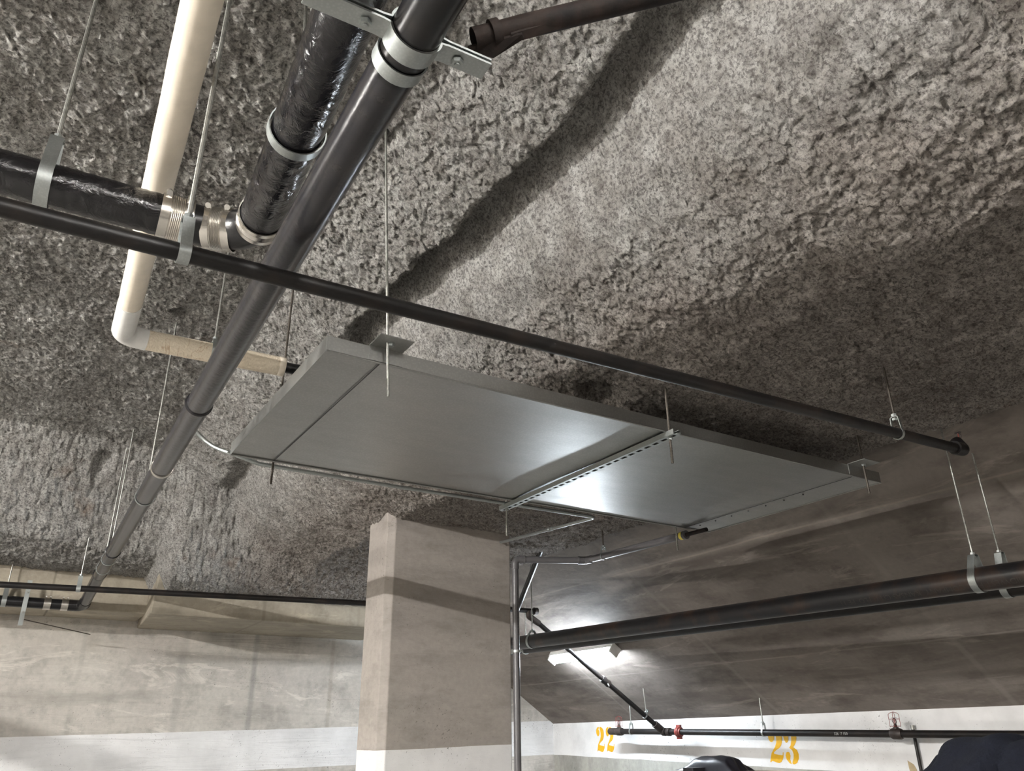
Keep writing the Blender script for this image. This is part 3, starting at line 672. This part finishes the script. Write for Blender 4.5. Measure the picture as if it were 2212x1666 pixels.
# printed line on the riser
def printmap(x, y): a = -math.pi*.52+y/RP; return Vector((xg+math.cos(a)*(RP+.0006), yg+math.sin(a)*(RP+.0006), 2.62-x))
worldtext('PVC-DWV  ASTM D2665  1-1/2 IN  SCH 40  NSF-DWV   PVC-DWV  ASTM D2665', .016, printmap, 'printed_text', m_ink, pv)
hanger('pipe_hanger', 'small white clip hanger on the grey drain pipe behind the metal tray', onLine(e1_, d2, 1304, 1202), d2, RP+.001, slabz(3.72)-.0+.02, strapw=.014, gap=.04, rmat=m_roddark)

# ---- big black pipes along the sloping slab
RB = .057; G0 = atx(2212, 1239, 3.93); G1 = atx(1118, 1390, 3.97); gd = (G1-G0).normalized(); G0b = G0-gd*1.2; G1b = G1+gd*1.2
bp_ = thing('main_pipe', 'large black pipe with faint lettering below the sloping slab', 'pipe', lerp(G0, G1, .3))
MB().tube([G0b, G1b], RB, 48).build('pipe', m_big, bp_)
RB2 = .045; off = Vector((.215, 0, -.022)); H0 = G0b+off; H1 = G1b+off
bp2 = thing('main_pipe', 'smaller black pipe half hidden behind and below the large black pipe', 'pipe', lerp(H0, H1, .3))
MB().tube([H0, H1], RB2, 36).build('pipe', m_ironpipe, bp2)
hp = onLine(G0, gd, 2116, 1262); hanger('pipe_hanger', 'pale blue zinc clevis hanger on the large black pipe at the right', hp, gd, RB+.001, slabz(hp.x)+.03, strapw=.035, gap=.06, group='hangers on the large black pipes')
hp = onLine(H0, gd, 2182, 1290); hanger('pipe_hanger', 'clevis hanger of the hidden smaller pipe at the right edge of the picture', hp, gd, RB2+.001, slabz(hp.x)+.03, strapw=.035, gap=.125, group='hangers on the large black pipes')
hp = onLine(G0, gd, 1150, 1386); hanger('pipe_hanger', 'thin rod clevis hanger on the large black pipe beside the column', hp, gd, RB+.001, slabz(hp.x)+.03, strapw=.03, gap=.03, group='hangers on the large black pipes')
hp = onLine(H0, gd, 1136, 1405); hanger('pipe_hanger', 'clevis hanger behind the large black pipe at its column end', hp, gd, RB2+.001, slabz(hp.x)+.03, strapw=.025, gap=.06, group='hangers on the large black pipes')
# lettering, upside down, on the side facing the camera
def bigmap(x, y):
    base = onLine(G0, gd, 2230, 1250); up_ = Vector((0, 0, 1)); n_ = Vector((-1, -.0, 0)); n_ = (n_-gd*n_.dot(gd)).normalized(); dn = gd.cross(n_).normalized()
    if dn.z > 0: dn = -dn
    a = .38+y/RB; return base+gd*x+(n_*math.cos(a)+dn*math.sin(a))*(RB+.0008)
worldtext('MIDWEST PIPE COMPANY  KANSAS CITY  FLO  PE 11', .042, bigmap, 'stencilled_lettering', m_mark, bp_)

# ---- branch pipes beside the column (upper right)
YS = 6.3; T0 = aty(1120, 1318, YS); T1 = aty(1158, 1321, YS)
tp2 = thing('slanted_pipe', 'thin black pipe slanting down below the sloping slab to the wall sprinkler pipe', 'pipe', T1)
WPx = 5.70; J = atx(1432, 1580, WPx); s0 = aty(1146, 1332, YS)
MB().tube([s0, J], .0225, 20).build('pipe', m_ironpipe, tp2)
MB().tube([T0-Vector((.1, 0, 0)), T1], .0225, 20).build('header_stub', m_ironpipe, tp2)
MB().tube([T1-Vector((.025, 0, 0)), T1+Vector((.01, 0, 0))], .034, 20).build('end_cap', m_bronze, tp2)
MB().tube(path([lerp(T0, T1, .55), lerp(T0, T1, .6)+Vector((0, 0, -.05)), lerp(s0, J, .06)], .015), .029, 16).build('elbow', m_bronze, tp2)
cp3 = lerp(s0, J, .555); dj = (J-s0).normalized()
MB().tube([cp3-dj*.05, cp3-dj*.02, cp3, cp3+dj*.03, cp3+dj*.05], [.03, .036, .03, .036, .03], 16).build('coupling', m_ironpipe, tp2)
b = MB(); b.tube([cp3+Vector((0, -.03, -.02)), cp3+Vector((0, -.05, -.045))], .006, 8); b.build('coupling_bolt', m_steel, tp2)
hq = lerp(s0, J, .86)
hanger('pipe_hanger', 'bright rod hanger near the lower end of the slanted black pipe', hq, dj, .0235, slabz(hq.x)+.02, strapw=.012, gap=.03, rmat=m_steel, group='hangers near the right wall')
up0 = atz(1172, 1180, 3.05); up1 = aty(1117, 1318, YS)
tag(MB().tube([up0, up1], .0225, 20).build('header_pipe', m_ironpipe), 'black pipe dropping steeply from the insulation edge beside the column', 'pipe')
tag(rod(MB(), (T0.x, YS+.02, slabz(T0.x)+.02), (T0.x, YS+.02, T0.z), .0055).build('threaded_rod', m_rod), 'short threaded rod beside the grey riser pipe above the pipe stub', 'rod')

# ---- sprinkler pipe along the right wall
Q0 = atx(1318, 1580.5, WPx); Q1 = atx(2212, 1588, WPx); qd = (Q1-Q0).normalized(); Q1b = Q1+qd*2
ws = thing('wall_sprinkler_pipe', 'black sprinkler pipe running level along the right wall in front of the stall numbers', 'pipe', lerp(Q0, Q1, .5))
MB().tube([Q0, Q1b], .026, 24).build('pipe', m_ironpipe, ws)
MB().tube([Q0-qd*.02, Q0, Q0+qd*.1, Q0+qd*.11], [.02, .033, .033, .028], 20).build('end_cap', m_bronze, ws)
for px in (1341, 1435, 1445): p = onLine(Q0, qd, px, 1581); ring(p, qd, .036, .045).build('fitting', m_bronze, ws)
MB().tube([J-dj*.12, J], .034, 20).build('tee_branch', m_bronze, ws)
p = onLine(Q0, qd, 1467, 1582); b = MB(); b.tube([p-qd*.035, p-qd*.02, p-qd*.018, p+qd*.018, p+qd*.02, p+qd*.035], [.034, .04, .046, .046, .04, .034], 24)
b.box(p+Vector((0, 0, .052)), (.025, .05, .02)); b.box(p-Vector((0, 0, .052)), (.025, .05, .02)); b.build('grooved_coupling', m_red, ws)['label'] = 'red grooved coupling'
for px in (1338, 1937):
    p = onLine(Q0, qd, px, 1583); f_ = MB().tube([p-qd*.045, p-qd*.03, p+qd*.03, p+qd*.045], [.03, .038, .038, .03], 20); f_.tube([p, p+Vector((0, 0, .045))], .02, 16); f_.build('tee_fitting', m_bronze, ws)
    sprinkler(ws, p+Vector((0, 0, .045)), (0, 0, 1), 1.2, True)
for px, lb in ((1364, 'rod and loop hanger at the left end of the wall sprinkler pipe'), (1650, 'rod and loop hanger on the wall sprinkler pipe above the number 23')):
    p = onLine(Q0, qd, px, 1582); hanger('pipe_hanger', lb, p, qd, .027, slabz(WPx)+.02, strapw=.016, gap=.05, group='hangers near the right wall')
p = onLine(Q0, qd, 1835, 1584); worldtext('326  7 150', .028, lambda x, y: Vector((WPx-.0268*math.cos((y-.01)/.026), p.y+.12-x, p.z+.0268*math.sin((y-.01)/.026))), 'chalk_text', m_marklt, ws)
# vertical conduit on the wall
cz1 = atx(1970, 1567, 5.87); wc = thing('wall_conduit', 'dark vertical conduit on the right wall behind the sprinkler pipe', 'conduit', (5.872, cz1.y, 1))
MB().tube([(5.872, cz1.y, .02), (5.872, cz1.y, cz1.z)], .012, 16).build('tube', m_ironpipe, wc); MB().tube([(5.872, cz1.y, cz1.z-.03), (5.872, cz1.y, cz1.z)], .016, 16).build('end_bushing', m_rod, wc)

# ---- painted stall numbers (stencil outlines traced on the wall plane)
G2 = [[(470, 330), (492, 340), (482, 400), (462, 440), (500, 490), (515, 570), (515, 650), (490, 720), (455, 750), (420, 720), (385, 640), (372, 550), (375, 450), (400, 380), (435, 340)],
      [(525, 325), (580, 335), (640, 380), (690, 470), (712, 600), (710, 750), (690, 860), (650, 940), (580, 1010), (520, 1090), (520, 1140), (620, 1170), (700, 1190), (732, 1190), (735, 1090), (750, 1090), (750, 1250), (730, 1340), (700, 1420), (650, 1460), (590, 1440), (520, 1400), (470, 1385), (450, 1430), (430, 1420), (440, 1300), (460, 1120), (500, 1010), (545, 900), (575, 760), (570, 600), (540, 470), (515, 390)]]
G3 = [[(1372, 985), (1385, 990), (1380, 1015), (1395, 1050), (1398, 1100), (1388, 1130), (1370, 1135), (1348, 1100), (1337, 1060), (1342, 1015)],
      [(1410, 985), (1450, 995), (1480, 1030), (1494, 1070), (1490, 1120), (1470, 1165), (1455, 1185), (1500, 1220), (1522, 1270), (1524, 1320), (1505, 1375), (1475, 1392), (1450, 1388), (1448, 1365), (1462, 1320), (1462, 1270), (1445, 1225), (1408, 1192), (1425, 1165), (1432, 1110), (1428, 1050), (1412, 1010)],
      [(1395, 1242), (1412, 1250), (1425, 1290), (1420, 1335), (1440, 1390), (1415, 1378), (1380, 1335), (1366, 1285), (1375, 1248)]]
def stencil(label, polys):
    b = MB()
    for poly in polys: b.prism([atx(px, py, XR-.002) for px, py in poly], (.0015, 0, 0))
    return tag(b.build('stall_number', m_yellow, None, False), label, 'painted number', 'yellow stencilled stall numbers')
f2 = lambda dx, dy: [[(1270+(x+dx)/20.82, 1555+(y+dy)/20.82) for x, y in g] for g in G2]
stencil('yellow stencilled number 22 on the white wall band', f2(0, 0)+f2(428, 6))
g2b = [[(1658.9+(x-372)/(750-372)*33.5, 1577+(y-325)/(1460-325)*72) for x, y in g] for g in G2]
g3b = [[(1450+x/5.53, 1400+y/5.53) for x, y in g] for g in G3]
stencil('yellow stencilled number 23 on the white wall band under the sprinkler pipe', g2b+g3b)
b = MB(); b.prism([atx(px, py, XR-.002) for px, py in [(1960, 1643), (1974, 1652), (1981, 1664), (1986, 1690), (1972, 1690), (1964, 1661)]], (.0015, 0, 0))
tag(b.build('paint_patch', m_tan, None, False), 'tan paint patch on the white wall band beside the vertical conduit', 'paint mark')

# ================================================================= LIGHT FIXTURES
def fixture(c_, run, axis_n, L=1.15, power=0, colr=(1, 1, 1), label='', grp='fluorescent lights'):
    """strip fixture: c_ centre of housing face, run direction, axis_n points out of the ceiling into the room"""
    c_ = Vector(c_); run = Vector(run).normalized(); n_ = Vector(axis_n).normalized(); sd_ = run.cross(n_).normalized()
    t = thing('fluorescent_light', label, 'light', c_, grp)
    MB().box(c_+n_*.0, (L, .11, .05), run, sd_).build('housing', m_white, t, False, .004)
    for s2 in (-1, 1): MB().box(c_+run*s2*(L/2-.012)+n_*.045, (.022, .1, .05), run, sd_).build('lamp_holder', m_white, t, False, .003)
    em = emit('fluorescent_tube_glow', colr, power/(math.pi*2*(L-.04)*2*math.pi*.013))
    for s2 in (-1, 1): MB().tube([c_+run*(-L/2+.02)+n_*.045+sd_*s2*.028, c_+run*(L/2-.02)+n_*.045+sd_*s2*.028], .013, 16).build('tube', em, t)
    return t
sn = Vector((SS, 0, -1)).normalized()     # slab normal into the room
F0 = atslab(1196, 1418, .05); F1 = atslab(1332, 1398, .05)
fixture((F0+F1)/2+sn*.01, F1-F0, sn, (F1-F0).length, 95, (.82, .91, 1), 'glowing white fluorescent light under the sloping slab')
labs = ['fluorescent light above the viewpoint in the high ceiling bay', 'added unseen fluorescent light at the far left of the high ceiling bay', 'fluorescent light in the left aisle', 'fluorescent light in the aisle behind the viewpoint', 'fluorescent light in the low bay behind the viewpoint']
for (c_, ax, pw, cc), lb in zip(LAMPS, labs):
    fixture(c_, (1, 0, 0) if ax == 'x' else (0, 1, 0), (0, 0, -1), 1.2, pw, cc, lb)

# ================================================================= RACK + TARP
rk = thing('storage_rack', 'pale board top with a black end bar holding the black tarp, at the bottom edge', 'rack', (5.1, 5.2, 0))
zt3 = atx(1600, 1672, 4.75).z
ya, yb = atx(1600, 1665, 4.75).y-.55, atx(1470, 1665, 4.75).y+.1
MB().box((5.05, (ya+yb)/2-.0, zt3-.015), (.6, yb-ya-.25, .03)).build('board', m_board, rk, False)
p = atx(1486, 1666, 4.72); MB().box((5.0, p.y, p.z-.0), (.56, .11, .045)).build('end_bar', m_tarp, rk, False, .004)
for x_ in (4.8, 5.3):
    for y_ in (ya+.15, yb-.15): MB().box((x_, y_, (zt3-.03)/2), (.04, .04, zt3-.03)).build('leg', m_ironpipe, rk, False)
out = [(1478, 1668), (1488, 1660), (1500, 1648), (1509, 1638), (1514, 1636), (1530, 1634.5), (1545, 1635), (1555, 1633.5), (1568, 1635), (1580, 1637), (1588, 1646), (1596, 1655), (1608, 1668)]
b = MB(); nr = 12; tp_ = [atx(px, py, 4.95) for px, py in out]
for j in range(nr+1):
    t = j/nr; hgt = math.sin(math.pi*(.04+.96*t*.5+.48*(t > .5)*(2*t-1)*.0))
    for i, p in enumerate(tp_):
        prof_ = math.cos((t-.45)*2.2)
        zz = zt3+(p.z-zt3)*max(0, min(1, math.sin(math.pi*min(1, max(0, t))))**.45) if p.z > zt3 else zt3
        zz = max(zz, zt3)+.012*math.sin(i*2.3+j*1.9)*(0 < j < nr)*(p.z > zt3+.02)*.5
        b.v.append(Vector((4.84+.24*t, p.y+.018*math.sin(j*1.7+i), zz+.006)))
m_ = len(tp_)
for j in range(nr):
    for i in range(m_-1): a = j*m_+i; b.f.append((a, a+1, a+m_+1, a+m_))
o = b.build('tarp', m_tarp); md = o.modifiers.new('sub', 'SUBSURF'); md.levels = 2; md.render_levels = 2
tag(o, 'crumpled black tarp heap on the pale board in front of the number 23 wall', 'tarp')

# ================================================================= PERSON (top of hood in view)
hd = ray(2178, 1662); dist = 1.9; P0 = Vector(CAM+hd*dist)
HX, HY = P0.x, P0.y; HT = (Vector(CAM+ray(2115, 1584)*dist)).z
ps = thing('person', 'person in a dark navy hooded top at the bottom right corner, seen from behind', 'person', (HX, HY, 0))
def skinned(name, pts, edges, mat, lvl=2):
    me = bpy.data.meshes.new(name); o0 = Vector((HX, HY, 0)); me.from_pydata([tuple(Vector(p[:3])) for p in pts], edges, []); me.materials.append(mat)
    ob = bpy.data.objects.new(name, me); C.objects.link(ob); ob.parent = ps
    sk = ob.modifiers.new('skin', 'SKIN'); sk.use_smooth_shade = True
    for i, p in enumerate(pts): me.skin_vertices[0].data[i].radius = (p[3], p[4] if len(p) > 4 else p[3])
    me.skin_vertices[0].data[0].use_root = True
    sb = ob.modifiers.new('sub', 'SUBSURF'); sb.levels = lvl; sb.render_levels = lvl
    return ob
hz = HT-.148   # head centre height
# body: pelvis root; person faces +x (toward the right wall)
bpts = [(0, 0, .86, .13, .15), (0, 0, 1.05, .11, .14), (0, 0, 1.24, .12, .17), (0, 0, hz-.20, .07, .09), (0.01, 0, hz-.12, .055), (0.02, 0, hz-.0, .08, .075), (0.02, 0, hz+.06, .07),
        (0, .16, hz-.22, .06), (.02, .22, 1.08, .047), (.12, .2, .88, .036), (.15, .19, .82, .032),
        (0, -.16, hz-.22, .06), (.02, -.22, 1.08, .047), (.12, -.2, .88, .036), (.15, -.19, .82, .032),
        (0, .095, .78, .09), (.02, .1, .46, .06), (0, .1, .1, .042), (.14, .11, .04, .035),
        (0, -.095, .78, .09), (.02, -.1, .46, .06), (0, -.1, .1, .042), (.14, -.11, .04, .035)]
bed = [(0, 1), (1, 2), (2, 3), (3, 4), (4, 5), (5, 6), (3, 7), (7, 8), (8, 9), (9, 10), (3, 11), (11, 12), (12, 13), (13, 14), (0, 15), (15, 16), (16, 17), (17, 18), (0, 19), (19, 20), (20, 21), (21, 22)]
skinned('body', bpts, bed, m_skin)
# hands: fingers
for sgn in (1, -1):
    for f_i in range(4):
        y_ = sgn*(.19)+(-.027+.018*f_i); x_ = .165
        skinned('finger', [(x_, y_, .80, .0095), (x_+.018, y_, .765-.004*abs(f_i-1.5), .009), (x_+.012, y_, .735, .008)], [(0, 1), (1, 2)], m_skin, 1)
    skinned('thumb', [(.155, sgn*.19-sgn*.035, .825, .011), (.19, sgn*.19-sgn*.045, .80, .0095)], [(0, 1)], m_skin, 1)
# jacket and trousers over the body
jk = [(0, 0, .84, .155, .175), (0, 0, 1.05, .14, .17), (0, 0, 1.24, .15, .20), (0, 0, hz-.19, .10, .13), (0, .17, hz-.22, .085), (.02, .23, 1.08, .066), (.115, .21, .89, .052),
      (0, -.17, hz-.22, .085), (.02, -.23, 1.08, .066), (.115, -.21, .89, .052)]
skinned('jacket', jk, [(0, 1), (1, 2), (2, 3), (3, 4), (4, 5), (5, 6), (3, 7), (7, 8), (8, 9)], m_hood)
tr = [(0, 0, .85, .145, .165), (0, .1, .76, .11), (.02, .105, .46, .08), (0, .105, .09, .065), (0, -.1, .76, .11), (.02, -.105, .46, .08), (0, -.105, .09, .065)]
skinned('trousers', tr, [(0, 1), (1, 2), (2, 3), (0, 4), (4, 5), (5, 6)], m_jeans)
def lump(name, c_, rad, mat, fn=None, n=40, par=ps):
    b = MB(); 
    for i in range(n+1):
        th_ = math.pi*i/n
        for j in range(n):
            ph = 2*math.pi*j/n; d_ = Vector((math.sin(th_)*math.cos(ph), math.sin(th_)*math.sin(ph), math.cos(th_))); s_2 = fn(d_) if fn else 1
            b.v.append(Vector((HX+c_[0]+d_.x*rad[0]*s_2, HY+c_[1]+d_.y*rad[1]*s_2, c_[2]+d_.z*rad[2]*s_2)))
    for i in range(n):
        for j in range(n): k2 = (j+1) % n; b.f.append((i*n+j, i*n+k2, (i+1)*n+k2, (i+1)*n+j))
    return b.build(name, mat, par)
def headfn(d_):
    s = 1+.05*max(0, d_.x)*(d_.z < -.2); s += .16*math.exp(-((d_.y/.10)**2+((d_.z+.15)/.16)**2))*(d_.x > 0); s -= .05*math.exp(-(((abs(d_.y)-.38)/.14)**2+((d_.z-.08)/.12)**2))*(d_.x > 0)
    s += .03*math.exp(-((d_.y/.25)**2+((d_.z+.52)/.07)**2))*(d_.x > 0); return s
lump('head', (.02, 0, hz), (.098, .078, .118), m_skin, headfn)
for sgn in (1, -1):
    lump('eye', (.098, sgn*.031, hz+.008), (.011, .013, .010), m_white, n=16); lump('iris', (.107, sgn*.031, hz+.008), (.003, .005, .005), m_ink, n=12)
lump('mouth', (.106, 0, hz-.058), (.006, .024, .006), simple('lips', (.45, .17, .14), .5), n=16)
lump('hair', (.005, 0, hz+.022), (.102, .084, .108), m_hair, lambda d_: 1 if d_.x < .35 or d_.z > .55 else .82)
def hoodfn(d_):
    if d_.x > .55 and d_.z < .55: return .80
    f = 1+.035*math.sin(d_.y*9+d_.z*4)+.02*math.sin(d_.z*11+d_.x*6)
    f += .09*math.exp(-((d_.y-.75)/.16)**2)*(d_.z > -.2)*(1-d_.z)*.6
    f -= .10*math.exp(-((d_.y+.28)/.07)**2)*(d_.z > .3)
    f -= .055*math.exp(-((d_.y-.60)/.05)**2)
    return f
lump('hood', (-.015, 0, hz-.005), (.15, .158, .155), m_hood, hoodfn, 64)
lump('hood_collar', (-.02, 0, hz-.13), (.15, .17, .09), m_hood, lambda d_: 1+.05*math.sin(d_.y*7+d_.x*5), 32)
